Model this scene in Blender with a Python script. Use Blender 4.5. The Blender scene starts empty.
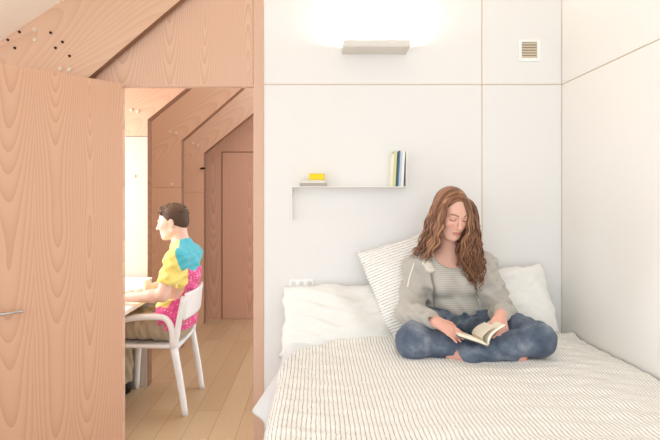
import bpy, bmesh, math, random
import numpy as np
from mathutils import Vector, Matrix
random.seed(7); rng = np.random.default_rng(11)
SC = bpy.context.scene
COL = SC.collection
PI = math.pi
F_PX, CX, CY, CAMZ = 477.0, 316.0, 199.0, 1.42
def W(px, py, d):
    """a direction seen in the photograph, at the depth d, as a place in the room"""
    return np.array([(px-CX)*d/F_PX, d, CAMZ-(py-CY)*d/F_PX])

# ------------------------------------------------------------------ objects
def link(o, parent=None):
    COL.objects.link(o)
    if parent is not None:
        o.parent = parent
        if 'own_frame' not in parent:
            o.matrix_parent_inverse = Matrix.Translation(-Vector(parent.location))
    return o
def tag(o, label=None, cat=None, group=None, kind=None):
    if label: o['label'] = label
    if cat: o['category'] = cat
    if group: o['group'] = group
    if kind: o['kind'] = kind
    return o
def thing(name, loc, label, cat, group=None):
    o = bpy.data.objects.new(name, None); o.empty_display_size = .05
    COL.objects.link(o); o.location = loc
    return tag(o, label, cat, group)
def mesh_obj(name, V, Fc, mat, parent=None, smooth=True, uv=None, col=None):
    me = bpy.data.meshes.new(name)
    V = np.asarray(V, dtype=np.float32).reshape(-1, 3)
    if isinstance(Fc, np.ndarray) and Fc.ndim == 2:
        n, k = Fc.shape
        me.vertices.add(len(V)); me.vertices.foreach_set('co', V.ravel())
        me.loops.add(n*k); me.loops.foreach_set('vertex_index', Fc.astype(np.int32).ravel())
        me.polygons.add(n); me.polygons.foreach_set('loop_start', np.arange(0, n*k, k, dtype=np.int32))
        me.update(calc_edges=True)
    else:
        me.from_pydata([tuple(map(float, v)) for v in V], [], [tuple(map(int, f)) for f in Fc])
        me.update()
    me.validate()
    if smooth: me.polygons.foreach_set('use_smooth', np.ones(len(me.polygons), dtype=bool))
    if uv is not None:
        lay = me.uv_layers.new(name='UVMap')
        idx = np.zeros(len(me.loops), dtype=np.int32); me.loops.foreach_get('vertex_index', idx)
        lay.data.foreach_set('uv', np.asarray(uv, dtype=np.float32)[idx].ravel())
    if col is not None:
        a = me.color_attributes.new('Col', 'FLOAT_COLOR', 'POINT')
        c = np.ones((len(V), 4), dtype=np.float32); c[:, :3] = col
        a.data.foreach_set('color', c.ravel())
    me.materials.append(mat)
    return link(bpy.data.objects.new(name, me), parent)
def bm_obj(name, bm, mat, parent=None, smooth=False):
    me = bpy.data.meshes.new(name)
    bmesh.ops.recalc_face_normals(bm, faces=bm.faces[:])
    bm.to_mesh(me); bm.free()
    if smooth: me.polygons.foreach_set('use_smooth', np.ones(len(me.polygons), dtype=bool))
    me.materials.append(mat)
    return link(bpy.data.objects.new(name, me), parent)
def add_box(bm, lo, hi, bev=0.0, seg=2, mtx=None):
    lo, hi = Vector(lo), Vector(hi); c = (lo+hi)/2; s = hi-lo
    t = bmesh.new()
    bmesh.ops.create_cube(t, size=1.0)
    for v in t.verts: v.co = Vector((v.co.x*s.x, v.co.y*s.y, v.co.z*s.z)) + c
    if bev > 0: bmesh.ops.bevel(t, geom=t.edges[:], offset=bev, segments=seg, profile=.5, affect='EDGES')
    if mtx is not None: t.transform(mtx)
    merge(bm, t)
def merge(bm, t):
    me = bpy.data.meshes.new('tmp'); t.to_mesh(me); t.free(); bm.from_mesh(me); bpy.data.meshes.remove(me)
def box(name, lo, hi, mat, parent=None, bev=0.0, seg=2):
    bm = bmesh.new(); add_box(bm, lo, hi, bev, seg); return bm_obj(name, bm, mat, parent)
def add_prism(bm, poly, y0, y1, bev=0.0):
    """poly of (x, z), run along y"""
    t = bmesh.new()
    a = [t.verts.new((x, y0, z)) for x, z in poly]; b = [t.verts.new((x, y1, z)) for x, z in poly]
    n = len(poly)
    t.faces.new(a); t.faces.new(b[::-1])
    for i in range(n): t.faces.new((a[i], b[i], b[(i+1) % n], a[(i+1) % n]))
    bmesh.ops.recalc_face_normals(t, faces=t.faces[:])
    if bev > 0: bmesh.ops.bevel(t, geom=t.edges[:], offset=bev, segments=2, profile=.5, affect='EDGES')
    merge(bm, t)
def catmull(P, n):
    P = np.asarray(P, float); P = np.vstack([2*P[0]-P[1], P, 2*P[-1]-P[-2]])
    m = len(P)-3; out = []
    for t in np.linspace(0, m-1e-6, n):
        i = int(t); u = t-i; a, b, c, d = P[i:i+4]
        out.append(.5*((2*b)+(c-a)*u+(2*a-5*b+4*c-d)*u*u+(3*b-a-3*c+d)*u**3))
    return np.array(out)
def tube_arrays(path, ra, rb=None, seg=8, nrm=None, cap=True):
    """swept tube; ra along the side axis, rb along the normal; ra, rb may be arrays"""
    path = np.asarray(path, float); n = len(path)
    ra = np.broadcast_to(np.asarray(ra, float), (n,)); rb = ra if rb is None else np.broadcast_to(np.asarray(rb, float), (n,))
    T = np.gradient(path, axis=0); T /= np.linalg.norm(T, axis=1)[:, None]+1e-12
    ref = np.array(nrm if nrm is not None else ([0, 0, 1] if abs(T[0][2]) < .9 else [0, 1, 0]), float)
    V = []; cur = ref
    for i in range(n):
        cur = cur-T[i]*np.dot(cur, T[i]); cur /= np.linalg.norm(cur)+1e-12
        s = np.cross(T[i], cur)
        for k in range(seg):
            a = 2*PI*k/seg
            V.append(path[i]+s*math.cos(a)*ra[i]+cur*math.sin(a)*rb[i])
    Fc = []
    for i in range(n-1):
        for k in range(seg):
            k2 = (k+1) % seg
            Fc.append((i*seg+k, i*seg+k2, (i+1)*seg+k2, (i+1)*seg+k))
    if cap:
        Fc.append(tuple(range(seg-1, -1, -1))); Fc.append(tuple((n-1)*seg+k for k in range(seg)))
    return np.array(V), Fc
def add_tube(bm, path, ra, rb=None, seg=10, nrm=None):
    V, Fc = tube_arrays(path, ra, rb, seg, nrm)
    vs = [bm.verts.new(v) for v in V]
    for f in Fc: bm.faces.new([vs[i] for i in f])
def tube(name, path, ra, mat, parent=None, rb=None, seg=10, nrm=None):
    bm = bmesh.new(); add_tube(bm, path, ra, rb, seg, nrm); return bm_obj(name, bm, mat, parent, True)

# ------------------------------------------------------------------ materials
def lin(c):
    return tuple(((v/255)/12.92 if v/255 <= .04045 else ((v/255+.055)/1.055)**2.4) for v in c)
class NT:
    def __init__(s, name):
        s.m = bpy.data.materials.new(name); s.m.use_nodes = True
        s.t = s.m.node_tree; s.b = s.t.nodes['Principled BSDF']
    def n(s, typ, **kw):
        nd = s.t.nodes.new(typ)
        for k, v in kw.items(): setattr(nd, k, v)
        return nd
    def l(s, a, b): s.t.links.new(a, b)
    def val(s, sock, v):
        if hasattr(v, 'node'): s.l(v, sock)
        else: sock.default_value = v
    def math(s, op, a, b=None, c=None):
        nd = s.n('ShaderNodeMath', operation=op); s.val(nd.inputs[0], a)
        if b is not None: s.val(nd.inputs[1], b)
        if c is not None: s.val(nd.inputs[2], c)
        return nd.outputs[0]
    def dot(s, v, d):
        nd = s.n('ShaderNodeVectorMath', operation='DOT_PRODUCT'); s.l(v, nd.inputs[0]); nd.inputs[1].default_value = d
        return nd.outputs['Value']
    def noise(s, vec=None, scale=5, detail=3, rough=.5):
        nd = s.n('ShaderNodeTexNoise'); nd.inputs['Scale'].default_value = scale
        nd.inputs['Detail'].default_value = detail; nd.inputs['Roughness'].default_value = rough
        if vec is not None: s.l(vec, nd.inputs['Vector'])
        return nd.outputs['Fac']
    def mix(s, fac, a, b):
        nd = s.n('ShaderNodeMix', data_type='RGBA'); s.val(nd.inputs['Factor'], fac)
        for sock, v in ((nd.inputs['A'], a), (nd.inputs['B'], b)):
            if hasattr(v, 'node'): s.l(v, sock)
            else: sock.default_value = (*v, 1)
        return nd.outputs['Result']
    def ramp(s, fac, stops):
        nd = s.n('ShaderNodeValToRGB'); s.l(fac, nd.inputs[0]); e = nd.color_ramp.elements
        while len(e) < len(stops): e.new(.5)
        for el, (p, c) in zip(e, stops): el.position = p; el.color = (*c, 1)
        return nd.outputs['Color']
    def comb(s, x, y, z):
        nd = s.n('ShaderNodeCombineXYZ')
        for i, v in enumerate((x, y, z)): s.val(nd.inputs[i], v)
        return nd.outputs[0]
    def bump(s, h, strength=.3, dist=.01):
        nd = s.n('ShaderNodeBump'); s.l(h, nd.inputs['Height']); nd.inputs['Strength'].default_value = strength
        nd.inputs['Distance'].default_value = dist; s.l(nd.outputs[0], s.b.inputs['Normal'])
    def obj(s): return s.n('ShaderNodeTexCoord').outputs['Object']
    def fin(s, rough=.6, spec=.3, color=None, sheen=0):
        if color is not None: s.val(s.b.inputs['Base Color'], (*color, 1) if not hasattr(color, 'node') else color)
        s.b.inputs['Roughness'].default_value = rough
        s.b.inputs['Specular IOR Level'].default_value = spec
        if sheen: s.b.inputs['Sheen Weight'].default_value = sheen
        return s.m
def plain(name, rgb, rough=.6, spec=.3, var=.03, scale=8):
    t = NT(name); c = np.array(lin(rgb))
    f = t.noise(t.obj(), scale, 2)
    return t.fin(rough, spec, t.mix(f, tuple(c*(1-var)), tuple(np.minimum(c*(1+var), 1))))
def wood(name, U, V, light, dark, width=.34, off=0.0, freq=95., tone=(210, 166, 140), rough=.45, slope=.065, v0=.7):
    """flat-sawn veneer: growth rings cut at a slant give arched cathedral grain along V"""
    t = NT(name); P = t.obj()
    u = t.dot(P, U); v = t.dot(P, V)
    nz = t.noise(t.comb(t.math('MULTIPLY', u, 2.2), t.math('MULTIPLY', v, .7), 0.), 1.6, 2)
    uu = t.math('ADD', t.math('ADD', u, off), t.math('MULTIPLY', t.math('SUBTRACT', nz, .5), .035))
    leaf = t.math('FLOOR', t.math('DIVIDE', uu, width))
    pp = t.math('SUBTRACT', t.math('PINGPONG', uu, width), width*.55)
    nz2 = t.noise(t.comb(t.math('MULTIPLY', u, .8), t.math('MULTIPLY', v, .5), 3.), 2.0, 1)
    h = t.math('ADD', t.math('MULTIPLY', t.math('SUBTRACT', v, v0), slope), t.math('MULTIPLY', t.math('SUBTRACT', nz2, .5), .10))
    h = t.math('ADD', h, t.math('MULTIPLY', leaf, .043))
    r = t.math('SQRT', t.math('ADD', t.math('MULTIPLY', pp, pp), t.math('MULTIPLY', h, h)))
    ring = t.math('FRACT', t.math('MULTIPLY', r, freq))
    ring = t.math('POWER', ring, 2.0)
    fib = t.noise(t.comb(t.math('MULTIPLY', u, 260.), t.math('MULTIPLY', v, 6.), 0.), 1., 3, .6)
    broad = t.noise(t.comb(t.math('MULTIPLY', u, 5.), t.math('MULTIPLY', v, .6), 9.), 1., 2)
    c = t.mix(ring, lin(light), lin(dark))
    c = t.mix(t.math('MULTIPLY', fib, .35), c, lin(tone))
    c = t.mix(t.math('MULTIPLY', broad, .25), c, lin(tuple(x*.93 for x in light)))
    t.bump(fib, .05, .002)
    return t.fin(rough, .25, c)
LT, DK = (229, 186, 159), (206, 156, 127)
X_, Y_, Z_ = (1, 0, 0), (0, 1, 0), (0, 0, 1)
M = {}
M['door'] = wood('fir_veneer_door', X_, Z_, (221, 178, 150), (203, 154, 127), .18, .08, 100, slope=.055, v0=.95)
M['header'] = wood('fir_veneer_header', X_, Z_, (224, 187, 163), (204, 161, 136), .23, .05, 100)
M['jamb'] = wood('fir_veneer_jamb', X_, Z_, (222, 188, 166), (208, 168, 146), .2, .3, 120)
sl = math.radians(39.5)
M['rib_slope'] = wood('plywood_rib_slope', (-math.sin(sl), 0, math.cos(sl)), (math.cos(sl), 0, math.sin(sl)), (222, 186, 160), (210, 171, 144), .4, .2, 80)
M['rib_post'] = wood('plywood_rib_post', X_, Z_, (222, 186, 160), (210, 171, 144), .4, .17, 80)
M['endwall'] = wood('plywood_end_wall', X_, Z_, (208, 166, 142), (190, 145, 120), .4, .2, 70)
M['pale_post'] = wood('pale_ply', X_, Z_, (214, 207, 196), (204, 195, 182), .5, .17, 60)  # paler plywood than the other posts, for one frame only
M['rib_edge_shade'] = wood('plywood_edge_shaded', Y_, Z_, (132, 92, 68), (104, 70, 50), .2, .1, 150)  # shade on the inner frame edges, put into a darker brown
def white_wall(name, rgb):
    t = NT(name); f = t.noise(t.obj(), 1.3, 3)
    c = np.array(lin(rgb)); fine = t.noise(t.obj(), 240, 2)
    t.bump(fine, .03, .001)
    return t.fin(.55, .25, t.mix(f, tuple(c*.985), tuple(np.minimum(c*1.01, 1))))
M['wall'] = white_wall('white_panel', (234, 232, 230))
M['wall_r'] = white_wall('warm_white_panel', (246, 243, 238))
M['gap'] = plain('panel_gap', (212, 190, 162), .8)
M['ceiling'] = white_wall('cream_ceiling', (248, 242, 232))
M['white'] = plain('white_enamel', (247, 246, 243), .4, .4, .01)
M['white_plastic'] = plain('white_plastic', (240, 240, 240), .35, .4, .01)
M['black'] = plain('black_leather', (24, 22, 22), .4)
M['metal'] = plain('brushed_metal', (190, 188, 184), .3, .5); M['metal'].node_tree.nodes['Principled BSDF'].inputs['Metallic'].default_value = .8
M['dark_hole'] = plain('dark_hole', (66, 46, 36), .9)
M['bolt'] = plain('pale_plug', (224, 208, 190), .5)
def floor_mat():
    t = NT('oak_planks'); P = t.obj()
    mp = t.n('ShaderNodeMapping'); mp.inputs['Rotation'].default_value = (0, 0, PI/2); t.l(P, mp.inputs[0])
    br = t.n('ShaderNodeTexBrick'); t.l(mp.outputs[0], br.inputs['Vector'])
    br.inputs['Scale'].default_value = 1; br.inputs['Brick Width'].default_value = 1.6; br.inputs['Row Height'].default_value = .16
    br.inputs['Mortar Size'].default_value = .0016; br.offset = .37
    br.inputs['Color1'].default_value = (*lin((202, 174, 140)), 1); br.inputs['Color2'].default_value = (*lin((188, 157, 122)), 1)
    br.inputs['Mortar'].default_value = (*lin((130, 96, 66)), 1)
    g = t.noise(t.comb(t.math('MULTIPLY', t.dot(P, X_), 40.), t.math('MULTIPLY', t.dot(P, Y_), 2.), 0.), 1., 4, .6)
    c = t.mix(t.math('MULTIPLY', g, .5), br.outputs['Color'], lin((174, 140, 104)))
    t.bump(g, .06, .002)
    return t.fin(.32, .4, c)
M['floor'] = floor_mat()
def stripes_mat(name, base, line, pitch, wid, uv=False, axis=(0, 1, 0), bumpscale=90, wob=.004, bs=.25):
    t = NT(name); tc = t.n('ShaderNodeTexCoord'); P = tc.outputs['UV'] if uv else tc.outputs['Object']
    u = t.dot(P, (1, 0, 0) if uv else axis)
    nz = t.noise(P, 9, 3); nz2 = t.noise(P, 60, 2)
    u = t.math('ADD', u, t.math('MULTIPLY', t.math('SUBTRACT', nz, .5), wob*2.5))
    u = t.math('ADD', u, t.math('MULTIPLY', t.math('SUBTRACT', t.noise(P, 42, 2), .5), wob*1.3))
    fr = t.math('PINGPONG', u, pitch/2)
    m = t.math('LESS_THAN', fr, pitch*wid/2)
    brk = t.math('MULTIPLY_ADD', nz2, 1.5, .0)
    c = t.mix(t.math('MINIMUM', t.math('MULTIPLY', m, brk), 1.), lin(base), lin(line))
    rib = t.math('SINE', t.math('MULTIPLY', u, 2*PI/pitch))
    hb = t.math('ADD', t.math('MULTIPLY', rib, .35), t.noise(P, bumpscale, 3))
    t.bump(hb, bs, .006)
    return t.fin(.9, .1, c, .15)
M['coverlet'] = stripes_mat('striped_coverlet', (243, 240, 234), (156, 149, 143), .0150, .19, True)
M['cushion'] = stripes_mat('striped_cushion', (243, 240, 235), (160, 150, 143), .0150, .22, False, (0, 1, 0))
def cloth(name, rgb, scale=60, bs=.25, var=.04, big=6, bigb=.0):
    t = NT(name); P = t.obj(); c = np.array(lin(rgb))
    f = t.noise(P, big, 3); n = t.noise(P, scale, 4, .65)
    t.bump(t.math('ADD', n, t.math('MULTIPLY', f, bigb)), bs, .006)
    return t.fin(.9, .1, t.mix(f, tuple(c*(1-var)), tuple(np.minimum(c*(1+var), 1))), .2)
M['linen'] = cloth('white_linen', (236, 234, 230), 20, .45, .01)
M['sheet'] = cloth('pale_grey_sheet', (228, 230, 232), 24, .2, .01)
M['jacket'] = cloth('grey_sweat_fabric', (186, 180, 171), 160, .25, .06, 14)
M['hood_lining'] = cloth('cream_hood_lining', (226, 216, 202), 120, .3)
M['zip'] = cloth('zip_tape', (150, 142, 134), 300, .3)
M['cord'] = cloth('white_cord', (240, 234, 225), 200, .2)
M['khaki'] = cloth('khaki_cotton', (176, 160, 136), 40, .35, .10, 16)
M['mattress'] = cloth('mattress_cover', (236, 234, 230), 80, .2)
def shirt_mat():
    t = NT('grey_striped_jersey'); P = t.obj(); z = t.dot(P, Z_)
    nz = t.noise(P, 12, 2); z = t.math('ADD', z, t.math('MULTIPLY', nz, .004))
    m = t.math('LESS_THAN', t.math('PINGPONG', z, .0045), .0016)
    n = t.noise(P, 200, 3); t.bump(t.math('ADD', n, t.noise(P, 26, 3)), .25, .006)
    return t.fin(.9, .1, t.mix(t.math('MULTIPLY', m, .55), lin((202, 196, 186)), lin((144, 136, 128))), .2)
M['shirt'] = shirt_mat()
def jeans_mat():
    t = NT('faded_denim'); P = t.obj()
    f = t.noise(P, 9, 4, .6); g = t.noise(P, 260, 3, .7); w = t.noise(P, 34, 4, .6)
    c = t.ramp(f, ((.30, lin((76, 87, 105))), (.50, lin((104, 115, 132))), (.68, lin((154, 162, 173)))))
    c = t.mix(t.math('MULTIPLY', g, .25), c, lin((66, 74, 88)))
    t.bump(t.math('ADD', t.math('MULTIPLY', g, .4), w), .45, .008)
    return t.fin(.85, .15, c, .1)
M['jeans'] = jeans_mat()
def attr_mat(name, rough, spec, bscale=300, bs=.06, sss=0., var=.08, vs=40, sheen=0):
    t = NT(name); a = t.n('ShaderNodeAttribute', attribute_name='Col')
    n = t.noise(t.obj(), bscale, 3); v = t.noise(t.obj(), vs, 3)
    nd = t.n('ShaderNodeMix', data_type='RGBA', blend_type='MULTIPLY'); nd.inputs['Factor'].default_value = 1
    t.l(a.outputs['Color'], nd.inputs['A'])
    t.l(t.mix(v, (1-var,)*3, (1, 1, 1)), nd.inputs['B'])
    t.bump(n, bs, .002)
    if sss:
        t.b.inputs['Subsurface Weight'].default_value = sss
        t.b.inputs['Subsurface Radius'].default_value = (.012, .005, .003); t.b.inputs['Subsurface Scale'].default_value = .5
    return t.fin(rough, spec, nd.outputs['Result'], sheen)
M['skin'] = attr_mat('skin', .5, .3, 500, .04, .15, .05)
M['tee'] = attr_mat('colour_block_jersey', .9, .1, 30, .3, 0, .04, 60, .2)
def hair_mat(name, c1, c2, c3, sc=1.):
    t = NT(name); P = t.n('ShaderNodeTexCoord').outputs['UV']
    a = t.n('ShaderNodeSeparateXYZ'); t.l(P, a.inputs[0])
    f = t.noise(t.comb(t.math('MULTIPLY', a.outputs[0], 60.*sc), t.math('MULTIPLY', a.outputs[1], 2.5), 0.), 1., 3, .6)
    c = t.ramp(f, ((.34, lin(c1)), (.5, lin(c2)), (.66, lin(c3))))
    t.bump(f, .35, .004)
    return t.fin(.42, .35, c)
M['hair'] = hair_mat('auburn_hair', (82, 52, 38), (132, 90, 65), (188, 140, 106))
M['hair_man'] = attr_mat('dark_brown_hair', .55, .3, 160, .5, 0, .4, 130)
M['page'] = plain('paper_pages', (240, 232, 214), .8, .1, .02, 40)
M['cover'] = plain('book_cover', (96, 92, 80), .6)
M['yellow'] = plain('yellow_block', (246, 212, 40), .6)
M['brass'] = plain('copper_button', (150, 110, 70), .4, .5)

# ------------------------------------------------------------------ implicit surfaces (bodies, clothes)
class SDF:
    def __init__(s, xs, ys, zs):
        s.ax = [np.asarray(a, np.float32) for a in (xs, ys, zs)]
        s.F = np.full([len(a) for a in s.ax], .5, np.float32)
    def win(s, lo, hi):
        sl = []
        for a, l, h in zip(s.ax, lo, hi):
            i0, i1 = np.searchsorted(a, l), np.searchsorted(a, h); sl.append(slice(max(0, i0-1), min(len(a), i1+1)))
        g = np.meshgrid(*[a[q] for a, q in zip(s.ax, sl)], indexing='ij')
        return tuple(sl), g
    @staticmethod
    def smin(a, b, k):
        if k <= 0: return np.minimum(a, b)
        h = np.maximum(k-np.abs(a-b), 0)/k
        return np.minimum(a, b)-h*h*k*.25
    def put(s, fn, lo, hi, k, mode, pad=None):
        m = (k+.012) if pad is None else pad
        sl, g = s.win(np.asarray(lo)-m, np.asarray(hi)+m)
        if 0 in s.F[sl].shape: return
        d = fn(*g).astype(np.float32)
        if mode == '+': s.F[sl] = s.smin(s.F[sl], d, k)
        else: s.F[sl] = -s.smin(-s.F[sl], d, k)
    def cone(s, a, b, ra, rb, k=.02, mode='+', inf=0.):
        a, b = np.asarray(a, float), np.asarray(b, float); ra += inf; rb += inf
        ab = b-a; L2 = ab@ab+1e-12
        def fn(x, y, z):
            t = np.clip(((x-a[0])*ab[0]+(y-a[1])*ab[1]+(z-a[2])*ab[2])/L2, 0, 1)
            return np.sqrt((x-a[0]-t*ab[0])**2+(y-a[1]-t*ab[1])**2+(z-a[2]-t*ab[2])**2)-(ra+(rb-ra)*t)
        r = max(ra, rb)
        s.put(fn, np.minimum(a, b)-r, np.maximum(a, b)+r, k, mode)
    def ell(s, c, r, k=.02, mode='+', R=None, inf=0.):
        c = np.asarray(c, float); r = np.asarray(r, float)+inf; R = np.eye(3) if R is None else R
        def fn(x, y, z):
            x, y, z = x-c[0], y-c[1], z-c[2]
            q = [x*R[0, i]+y*R[1, i]+z*R[2, i] for i in range(3)]
            k0 = np.sqrt(sum((q[i]/r[i])**2 for i in range(3))); k1 = np.sqrt(sum((q[i]/r[i]**2)**2 for i in range(3)))+1e-9
            return np.where(k0 < 1e-4, -r.min(), k0*(k0-1)/k1)
        s.put(fn, c-r.max(), c+r.max(), k, mode)
    def planes(s, pl, lo, hi, k=.0, mode='-'):
        def fn(x, y, z):
            d = None
            for p, n in pl:
                n = np.asarray(n, float)/np.linalg.norm(n)
                e = (x-p[0])*n[0]+(y-p[1])*n[1]+(z-p[2])*n[2]
                d = e if d is None else np.maximum(d, e)
            return d
        s.put(fn, lo, hi, k, mode, 0.)
    def warp(s, fn, lo, hi):
        sl, g = s.win(lo, hi)
        if 0 in s.F[sl].shape: return
        s.F[sl] += fn(*g).astype(np.float32)
    def mesh(s, smooth=2):
        Fv = s.F; neg = Fv < 0; nx, ny, nz = Fv.shape
        c = np.zeros((nx-1, ny-1, nz-1), np.int8)
        for i in (0, 1):
            for j in (0, 1):
                for k in (0, 1): c += neg[i:nx-1+i, j:ny-1+j, k:nz-1+k]
        act = (c > 0) & (c < 8); I, J, K = np.nonzero(act)
        vid = np.full(act.shape, -1, np.int32); vid[I, J, K] = np.arange(len(I))
        acc = np.zeros((len(I), 3)); cnt = np.zeros(len(I))
        A = s.ax
        def corner(o): return Fv[I+o[0], J+o[1], K+o[2]]
        def pos(o): return np.stack([A[0][I+o[0]], A[1][J+o[1]], A[2][K+o[2]]], 1)
        for ax in range(3):
            for p in (0, 1):
                for q in (0, 1):
                    o0 = [0, 0, 0]; oth = [a for a in range(3) if a != ax]; o0[oth[0]] = p; o0[oth[1]] = q
                    o1 = list(o0); o1[ax] = 1
                    f0, f1 = corner(o0), corner(o1); m = (f0 < 0) != (f1 < 0)
                    t = np.where(m, f0/np.where(np.abs(f0-f1) < 1e-12, 1, f0-f1), 0)
                    pp = pos(o0)+(pos(o1)-pos(o0))*t[:, None]
                    acc[m] += pp[m]; cnt[m] += 1
        V = acc/cnt[:, None]
        Q = []
        for ax in range(3):
            sl0 = [slice(1, -1)]*3; sl0[ax] = slice(0, -1); sl1 = [slice(1, -1)]*3; sl1[ax] = slice(1, None)
            a, b = neg[tuple(sl0)], neg[tuple(sl1)]
            e = np.argwhere(a != b)
            if len(e) == 0: continue
            flip = a[tuple(e.T)]
            base = e.copy(); o1, o2 = [(1, 2), (2, 0), (0, 1)][ax]
            base[:, o1] += 1; base[:, o2] += 1
            def at(d1, d2):
                c_ = base.copy(); c_[:, o1] -= d1; c_[:, o2] -= d2; return vid[tuple(c_.T)]
            q = np.stack([at(1, 1), at(0, 1), at(0, 0), at(1, 0)], 1)
            q[~flip] = q[~flip][:, ::-1]; Q.append(q)
        Q = np.vstack(Q)
        for _ in range(smooth):
            S = np.zeros_like(V); n = np.zeros(len(V))
            for i in range(4):
                for j in (1, 3):
                    np.add.at(S, Q[:, i], V[Q[:, (i+j) % 4]]); np.add.at(n, Q[:, i], 1)
            V = V*.5+.5*S/np.maximum(n, 1)[:, None]
        return V, Q
def axis(*segs):
    out = []
    for a, b, h in segs: out.append(np.arange(a, b, h))
    return np.concatenate(out)
class Head:
    """frame of a head: side, forward, up"""
    def __init__(s, c, yaw, pitch, roll=0., base=(0, -1), sc=1.):
        bx, by = base; ca, sa = math.cos(yaw), math.sin(yaw)
        fx, fy = bx*ca-by*sa, bx*sa+by*ca
        f = np.array([fx*math.cos(pitch), fy*math.cos(pitch), -math.sin(pitch)])
        u = np.array([fx*math.sin(pitch), fy*math.sin(pitch), math.cos(pitch)])
        sd = np.cross(f, u); ca, sa = math.cos(roll), math.sin(roll)
        u, sd = u*ca+sd*sa, sd*ca-u*sa
        s.R = np.stack([sd, f, u], 1); s.c = np.asarray(c, float); s.sc = sc
    def w(s, p): return s.c+s.R@(np.asarray(p, float)*s.sc)
    def loc(s, V): return ((V-s.c)@s.R)/s.sc
def head_ops(S, H, fem=True, ears=True):
    q = H.sc
    def E(c, r, k=.02, mode='+'): S.ell(H.w(c), np.array(r)*q, k*q, mode, H.R)
    def C(a, b, ra, rb, k=.01, mode='+'): S.cone(H.w(a), H.w(b), ra*q, rb*q, k*q, mode)
    jw = .046 if fem else .056
    E((0, -.018, .035), (.073, .093, .083), .02)
    E((0, .035, -.012), (.062, .058, .082), .03)
    E((0, .032, -.060), (jw, .052, .050), .03)
    C((0, .062, -.097), (0, .072, -.099), .020, .015 if fem else .019, .025)
    for sg in (-1, 1):
        C((sg*.056, -.01, -.06), (sg*.018, .058, -.098), .015, .014, .03)
        E((sg*.036, .068, -.026), (.020, .018, .018), .022)
        E((sg*.031, .097, .002), (.017, .017, .012), .012, '-')
        E((sg*.031, .0795, -.001), (.0155, .0125, .0115), .005)
        C((sg*.012, .092, .018), (sg*.044, .078, .020), .008, .006, .012)
        E((sg*.0095, .100, -.036), (.0075, .010, .0065), .006)
        if ears:
            E((sg*.074, -.012, -.012), (.008, .019, .031), .004)
            E((sg*.082, -.008, -.010), (.005, .010, .018), .004, '-')
    C((0, .089, .012), (0, .112, -.032), .0070, .0092, .008)
    E((0, .113, -.034), (.0095, .0085, .0075), .006)
    E((0, .0895, -.0625), (.021, .010, .0055), .006)
    E((0, .0875, -.0735), (.017, .010, .0065), .006)
    C((-.018, .098, -.0678), (.018, .098, -.0678), .0022, .0022, .003, '-')
def face_colours(V, H, col, skin, lip, brow, lash, blush, female=True):
    L = H.loc(V); x, f, u = L.T; ax = np.abs(x)
    near = (np.linalg.norm(L, axis=1) < .17)
    fr = near & (f > .05)
    def put(mask, c, a=1.):
        col[mask] = col[mask]*(1-a)+np.array(lin(c))*a
    b = np.exp(-(((ax-.040)/.016)**2+((u+.030)/.016)**2)); b = np.where(fr, b, 0)*.45
    col[:] = col*(1-b[:, None])+np.array(lin(blush))*b[:, None]
    b = np.where(fr, np.exp(-((x/.010)**2+((u+.036)/.008)**2)), 0)*.4
    col[:] = col*(1-b[:, None])+np.array(lin(blush))*b[:, None]
    lipm = fr & (((x/.0195)**2+((u+.068)/.0098)**2) < 1) & (f > .07)
    put(lipm, lip, .85)
    put(fr & (ax < .020) & (np.abs(u+.0680) < .0014), tuple(v*.6 for v in lip), .8)
    arch = .0195+.005*np.sin(np.clip((ax-.012)/.036, 0, 1)*PI*.8)
    put(fr & (ax > .012) & (ax < .047) & (np.abs(u-arch) < .0034), brow, .75)
    lid = -.0055-.0028*np.cos((ax-.031)/.015*PI/2)+.002
    put(fr & (np.abs(ax-.031) < .0160) & (np.abs(u-lid) < .0021), lash, .9)
    put(fr & (np.abs(ax-.031) < .015) & (u > -.003) & (u < .010), tuple(v*.94 for v in blush), .35)
def hand_ops(S, wrist, fwd, up, side, sc=1., curl=.6, spread=.25, k=.006, thumb_in=.5, wr=.026):
    """palm, five unequal bent fingers, thumb leaving the side of the palm; side = thumb side"""
    f, u, sd = [np.asarray(v, float)/np.linalg.norm(v) for v in (fwd, up, side)]
    def P(a, b, c): return np.asarray(wrist)+sc*(f*a+sd*b+u*c)
    for b in (-.024, -.008, .008, .024):
        S.cone(P(.006, b*.7, 0), P(.078, b*1.05, 0), .0145*sc, .0115*sc, .014)
    for i, (b, L, r) in enumerate(((.028, .070, .0088), (.0095, .079, .0092), (-.0095, .073, .0088), (-.027, .057, .0078))):
        ang = 0; p = P(.080, b*1.05, 0); d0 = b*spread/.03*.35
        for j, fr in enumerate((.45, .32, .23)):
            ang += curl*(.55, .75, .5)[j]*(1+.08*(i-1))
            d = f*math.cos(ang)-u*math.sin(ang)+sd*d0
            n = p+d/np.linalg.norm(d)*L*fr*sc
            S.cone(p, n, r*sc*(1-.10*j), r*sc*(.9-.10*j), k if j else .008); p = n
    p0 = P(.018, .024, -.006); d = f*.75+sd*.62-u*.25; d /= np.linalg.norm(d); p1 = p0+d*.040*sc
    d = f*.9+sd*(.45-thumb_in*.5)-u*(.3+thumb_in*.3); d /= np.linalg.norm(d); p2 = p1+d*.030*sc
    d = f*.95+sd*(.1-thumb_in*.6)-u*(.35+thumb_in*.4); d /= np.linalg.norm(d); p3 = p2+d*.025*sc
    S.cone(p0, p1, .015*sc, .0115*sc, .010); S.cone(p1, p2, .0108*sc, .0098*sc, .004); S.cone(p2, p3, .0098*sc, .0078*sc, .004)
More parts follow.
